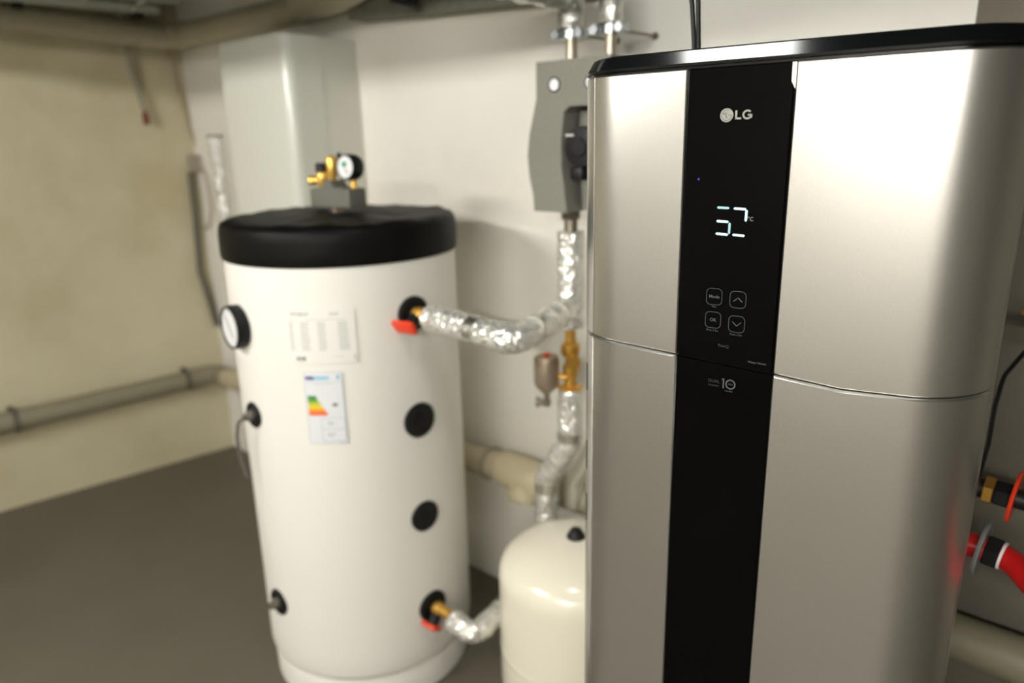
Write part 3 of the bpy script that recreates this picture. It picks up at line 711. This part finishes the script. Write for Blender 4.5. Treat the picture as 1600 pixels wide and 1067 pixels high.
# ------------------------------------------------------------------ white expansion vessel
EV = thing('expansion_vessel', 'white domed expansion vessel with a black cap between tank and heater', 'vessel', (-.946, 1.285, 0))
MB().lathe([(0, .075), (.10, .078), (.165, .095), (.190, .125), (.194, .150), (.194, .24), (.194, .2515), (.1946, .253), (.1946, .257), (.194, .2585), (.194, .27), (.194, .44), (.194, .455), (.191, .474), (.183, .492), (.166, .509), (.135, .526), (.09, .541), (.04, .549), (0, .551)], n=64).build('body', 'cream_gloss', EV)
MB().lathe([(0, 0), (.024, 0), (.0225, .008), (.013, .024), (.007, .027), (0, .027)], (0, 0, .547), (0, 0, 1), 20).build('valve_cap', 'rubber', EV, label='black conical valve cap')
for k in range(3):
    a = 2*PI*k/3+.5; u = Vector((math.cos(a), math.sin(a), 0)); t = Vector((-u.y, u.x, 0))
    MB().prism([(-.025, 0), (.025, 0), (.03, .15), (-.03, .15)], u*.172, t, (0, 0, 1), u, .004).build('leg', 'cream_gloss', EV, 0)

# ------------------------------------------------------------------ waste pipe round the left and back walls
WP = thing('waste_pipe', 'long cream waste pipe along the foot of the left and back walls', 'pipe', lw(1.55, .08, .43))
o0 = Vector(WP.location)
loc = lambda p: Vector(p)-o0
pc = lw(1.55, .065, .426); pc = Vector((pc.x, 1.555, .426))
MB().tube([loc(p) for p in rounded([lw(-1.6, .065, .365), lw(.7, .065, .410), pc+Vector((-.012, -.09, -.003))], .05, .05)], .0445, 24).build('pipe_run', 'pipe_olive', WP)
MB().tube([loc(p) for p in rounded([pc+Vector((-.018, -.13, -.004)), pc, pc+Vector((.13, 0, .004))], .09, .01)], .0485, 24).build('elbow', 'pipe_olive', WP)
MB().tube([loc(p) for p in [pc+Vector((.1, 0, .003)), (-1.42, 1.555, .492)]], .0465, 24).build('pipe_run', 'pipe_tan', WP)
MB().tube([loc(p) for p in [(-1.25, 1.555, .488), (.0, 1.560, .482), (1.4, 1.56, .47)]], .0475, 24).build('pipe_run', 'pipe_olive', WP)
mb = MB(); mb.lathe([(0, 0), (.055, 0), (.0575, .006), (.0575, .03), (.060, .05), (.060, .10), (.0575, .12), (.0575, .165), (.055, .172), (0, .172)], loc((-1.428, 1.555, .492)), (1, 0, -.03), 28)
mb.lathe([(0, 0), (.054, .01), (.054, .05), (.057, .054), (.057, .07), (.048, .082), (0, .088)], loc((-1.335, 1.555, .492)), (.12, -.35, -1), 28)
mb.build('branch_fitting', 'pipe_pale', WP, label='paler branch fitting with a downward plug')
MB().lathe([(.046, 0), (.0535, 0), (.0535, .014), (.046, .014), (.046, 0)], loc((-1.492, 1.555, .490)), (1, 0, .03), 28).build('pipe_clamp', 'conduit', WP)
for yy in (.73, 1.42):
    p = lw(yy, .065, .405+.02*(yy-.5)); mb = MB(); mb.lathe([(.0445, 0), (.0515, 0), (.0515, .022), (.0445, .022), (.0445, 0)], loc(p), LD, 24)
    mb.box(loc(lw(yy, .012, p.z)), (.03, .024, .03), .003); mb.box(loc(p+Vector((0, 0, .056))), (.016, .022, .02), .002); mb.build('pipe_clamp', 'conduit_dark', WP)

# ------------------------------------------------------------------ pipes and tray under the ceiling
CPp = thing('ceiling_pipe', 'thick beige pipe under the ceiling turning the corner over the boiler', 'pipe', (-3.32, 1.565, 1.966))
o1 = Vector(CPp.location); l1 = lambda p: Vector(p)-o1
cz = Vector((-3.325, 1.565, 1.962))
MB().tube([l1(p) for p in [lw(-1.6, .075, 2.09), lw(.9, .075, 2.002), cz+Vector((-.02, -.10, .004))]], .0475, 24).build('pipe_run', 'pipe_cream', CPp)
MB().tube([l1(p) for p in rounded([cz+Vector((-.026, -.14, .006)), cz, cz+Vector((.14, 0, 0))], .10, .01)], .052, 24).build('elbow', 'pipe_cream', CPp)
MB().tube([l1(p) for p in [cz+Vector((.1, 0, 0)), (-2.30, 1.55, 1.952)]], .0475, 24).build('pipe_run', 'pipe_cream', CPp)
mb = MB(); mb.lathe([(0, 0), (.050, .0), (.056, .01), (.060, .04), (.066, .10), (.068, .18), (.066, .28), (.058, .36), (.046, .40), (.03, .42), (0, .425)], l1((-2.29, 1.535, 1.966)), (1, -.10, .03), 32)
mb.build('branch_fitting', 'pipe_cream', CPp)
tag(MB().lathe([(0, 0), (.034, 0), (.042, .008), (.042, .10), (0, .10)], (-1.705, 1.48, 1.872), (.15, .2, 1), 24).build('pipe_plug', 'rubber'), 'black rubber plug under the ceiling right of the beige pipe', 'plug')
# ladder cable tray above the left wall pipe
CT = thing('cable_tray', 'white ladder cable tray hung under the ceiling by the left wall', 'tray', lw(.8, .2, 2.05))
o2 = Vector(CT.location); l2 = lambda p: Vector(p)-o2
for off in (.135, .42):
    a, b = l2(lw(-1.2, off, 2.060)), l2(lw(1.52, off, 2.060)); d = (b-a).normalized()
    mb = MB(); nn = Vector((d.y, -d.x, 0)); mb.prism([(-.006, -.016), (.006, -.016), (.006, .016), (-.006, .016)], a, nn, (0, 0, 1), d, (b-a).length); mb.build('side_rail', 'tray', CT, 0)
for k in range(14):
    yy = -1.05+k*.19; a, b = l2(lw(yy, .13, 2.064)), l2(lw(yy, .42, 2.064)); MB().tube([a, b], .006, 8).build('rung', 'tray', CT)
for yy in (-.4, .45, 1.47):
    a = l2(lw(yy, .12, 2.05)); MB().box(a+Vector((0, 0, .05)), (.012, .024, .10), .002).build('hanger', 'tray', CT)
for yy in (1.02, 1.44):
    MB().box(l2(lw(yy, .125, 2.040)), (.026, .036, .030), .004).build('clip', 'rubber', CT)

# ------------------------------------------------------------------ left corner: box, conduits, cables
JB = thing('junction_box', 'small grey junction box on the left wall near the corner', 'box', lw(1.625, .0, 1.43))
jz = math.atan2(LD.y, LD.x)-PI/2
MB().box((.025, 0, 0), (.044, .075, .078), .005, jz).build('box', 'box', JB)
MB().box((.047, 0, 0), (.006, .068, .070), .002, jz).build('cover', 'box', JB)
tag(MB().tube(rounded([lw(1.592, .022, 1.392), lw(1.588, .022, 1.2), lw(1.575, .022, .93), lw(1.600, .024, .78), lw(1.616, .03, .655)], .05, .02), .0135, 12).build('conduit', 'conduit_dark'), 'dark grey conduit running down from the junction box', 'conduit')
tag(MB().tube(rounded([lw(1.555, .03, 1.915), lw(1.572, .03, 1.86), lw(1.60, .018, 1.66), lw(1.648, .018, 1.465)], .05, .02), .0075, 10).build('cable', 'cable_cream'), 'thin cream cable from the ceiling pipe down to the junction box', 'cable')
tag(MB().tube(rounded([(-3.352, 1.612, 1.47), (-3.30, 1.618, 1.36), (-3.285, 1.618, 1.22), (-3.33, 1.612, 1.14), (-3.372, 1.605, 1.13)], .08, .02), .0045, 8).build('cable', 'cable_cream'), 'thin looped cable on the wall right of the junction box', 'cable')
HC = thing('hanging_lead', 'grey lead with a dark red tip hanging in front of the left wall', 'cable', lw(1.40, .06, 1.95))
o3 = Vector(HC.location); l3 = lambda p: Vector(p)-o3
P3 = rounded([lw(1.385, .06, 2.10), lw(1.392, .06, 1.92), lw(1.404, .06, 1.80), lw(1.425, .06, 1.655)], .05, .02)
MB().tube([l3(p) for p in P3], [.020-.009*i/(len(P3)-1) for i in range(len(P3))], 14).build('sleeve', 'conduit', HC)
MB().lathe([(0, 0), (.008, 0), (.013, .012), (.014, .040), (.010, .062), (0, .064)], l3(lw(1.427, .06, 1.600)), (0, 0, 1), 14).build('tip', 'red_tip', HC)
fl = foil_pipe('insulated_pipe', [(-2.93, 1.50, 1.545), (-2.93, 1.50, .06)], .032, 'narrow upright foil wrapped pipe left of the white boiler', seed=11, amp=.10)
MB().lathe([(.012, 0), (.030, 0), (.035, .003), (.035, .010), (.012, .010), (.012, 0)], (-2.93, 1.50, 1.538), (0, 0, 1), 20).build('end_collar', 'conduit_dark', fl)

# ------------------------------------------------------------------ heater's right side connections
RS = thing('hot_pipe', 'glossy red coated pipe with a grey flange disc at the heater\'s right side', 'pipe', (-.14, 1.25, .858))
MB().tube(rounded([(.002, 0, 0), (.060, -.004, -.003), (.115, -.06, -.022), (.24, -.10, -.05), (.60, -.16, -.09)], .05, .01), .0195, 20).build('pipe', 'red_pipe', RS)
MB().lathe([(.012, 0), (.044, 0), (.0455, .003), (.044, .006), (.012, .006), (.012, 0)], (.018, 0, 0), (1, -.06, -.10), 36).build('flange_disc', 'grey_disc', RS, label='grey flange disc')
MB().hexnut((.026, 0, -.001), (1, -.06, -.10), .027, .020).build('nut', 'black_plastic', RS)
MB().lathe([(.012, 0), (.0225, 0), (.0225, .004), (.012, .004), (.012, 0)], (.047, -.002, -.003), (1, -.10, -.12), 24).build('seal_ring', 'white', RS)
KS = thing('cold_pipe', 'black pipe with a red flange disc above the red pipe at the heater', 'pipe', (-.14, 1.25, .958))
MB().tube(rounded([(.004, 0, 0), (.1, 0, -.006), (.60, -.02, -.03)], .05, .02), .0150, 20).build('pipe', 'rubber', KS)
MB().hexnut((.010, 0, 0), (1, 0, -.06), .0225, .014).build('nut', 'brass', KS)
MB().hexnut((.024, 0, -.001), (1, 0, -.06), .0205, .024).build('nut', 'black_plastic', KS)
MB().lathe([(.010, 0), (.040, 0), (.0415, .0025), (.040, .005), (.010, .005), (.010, 0)], (.048, 0, -.001), (1, -.03, -.08), 36).build('flange_disc', 'red', KS, label='bright red flange disc')
bc = thing('drain_valve', 'small brass valve tip on the wall pipe right of the heater', 'valve', (-.066, 1.40, 1.212))
MB().lathe([(0, 0), (.004, .002), (.007, .012), (.013, .014), (.015, .030), (.011, .034), (.011, .06), (0, .06)], (-.070, 0, .0), (1, 0, 0), 20).build('body', 'brass', bc)
MB().cyl((-.018, 0, -.045), (0, 0, 1), .010, .085, 14).build('inlet', 'brass', bc)
MB().cyl((-.002, 0, 0), (.2, 1, 0), .011, YB-1.40, 14).build('stub_pipe', 'steel_dull', bc)
tag(MB().tube(rounded([(-.02, 1.36, 1.30), (-.118, 1.385, 1.155), (-.145, 1.41, 1.098), (-.151, 1.415, 1.04), (-.151, 1.415, .97), (-.158, 1.41, .90)], .05, .02), .0035, 10).build('cable', 'black_plastic'), 'black cable running down behind the right edge of the heater', 'cable')
PC = thing('power_cable', 'pair of black cables dropping from above into the heater top', 'cable', (-.565, 1.075, 1.606))
for dx in (-.004, .0045):
    MB().tube(rounded([(dx*.6, 0, -.004), (dx*.8, 0, .02), (-.012+dx*1.2, .012, .09), (-.035+dx*3, .02, .18), (-.06+dx*4, .03, .55)], .08, .012), .0036, 12).build('cable', 'rubber', PC)
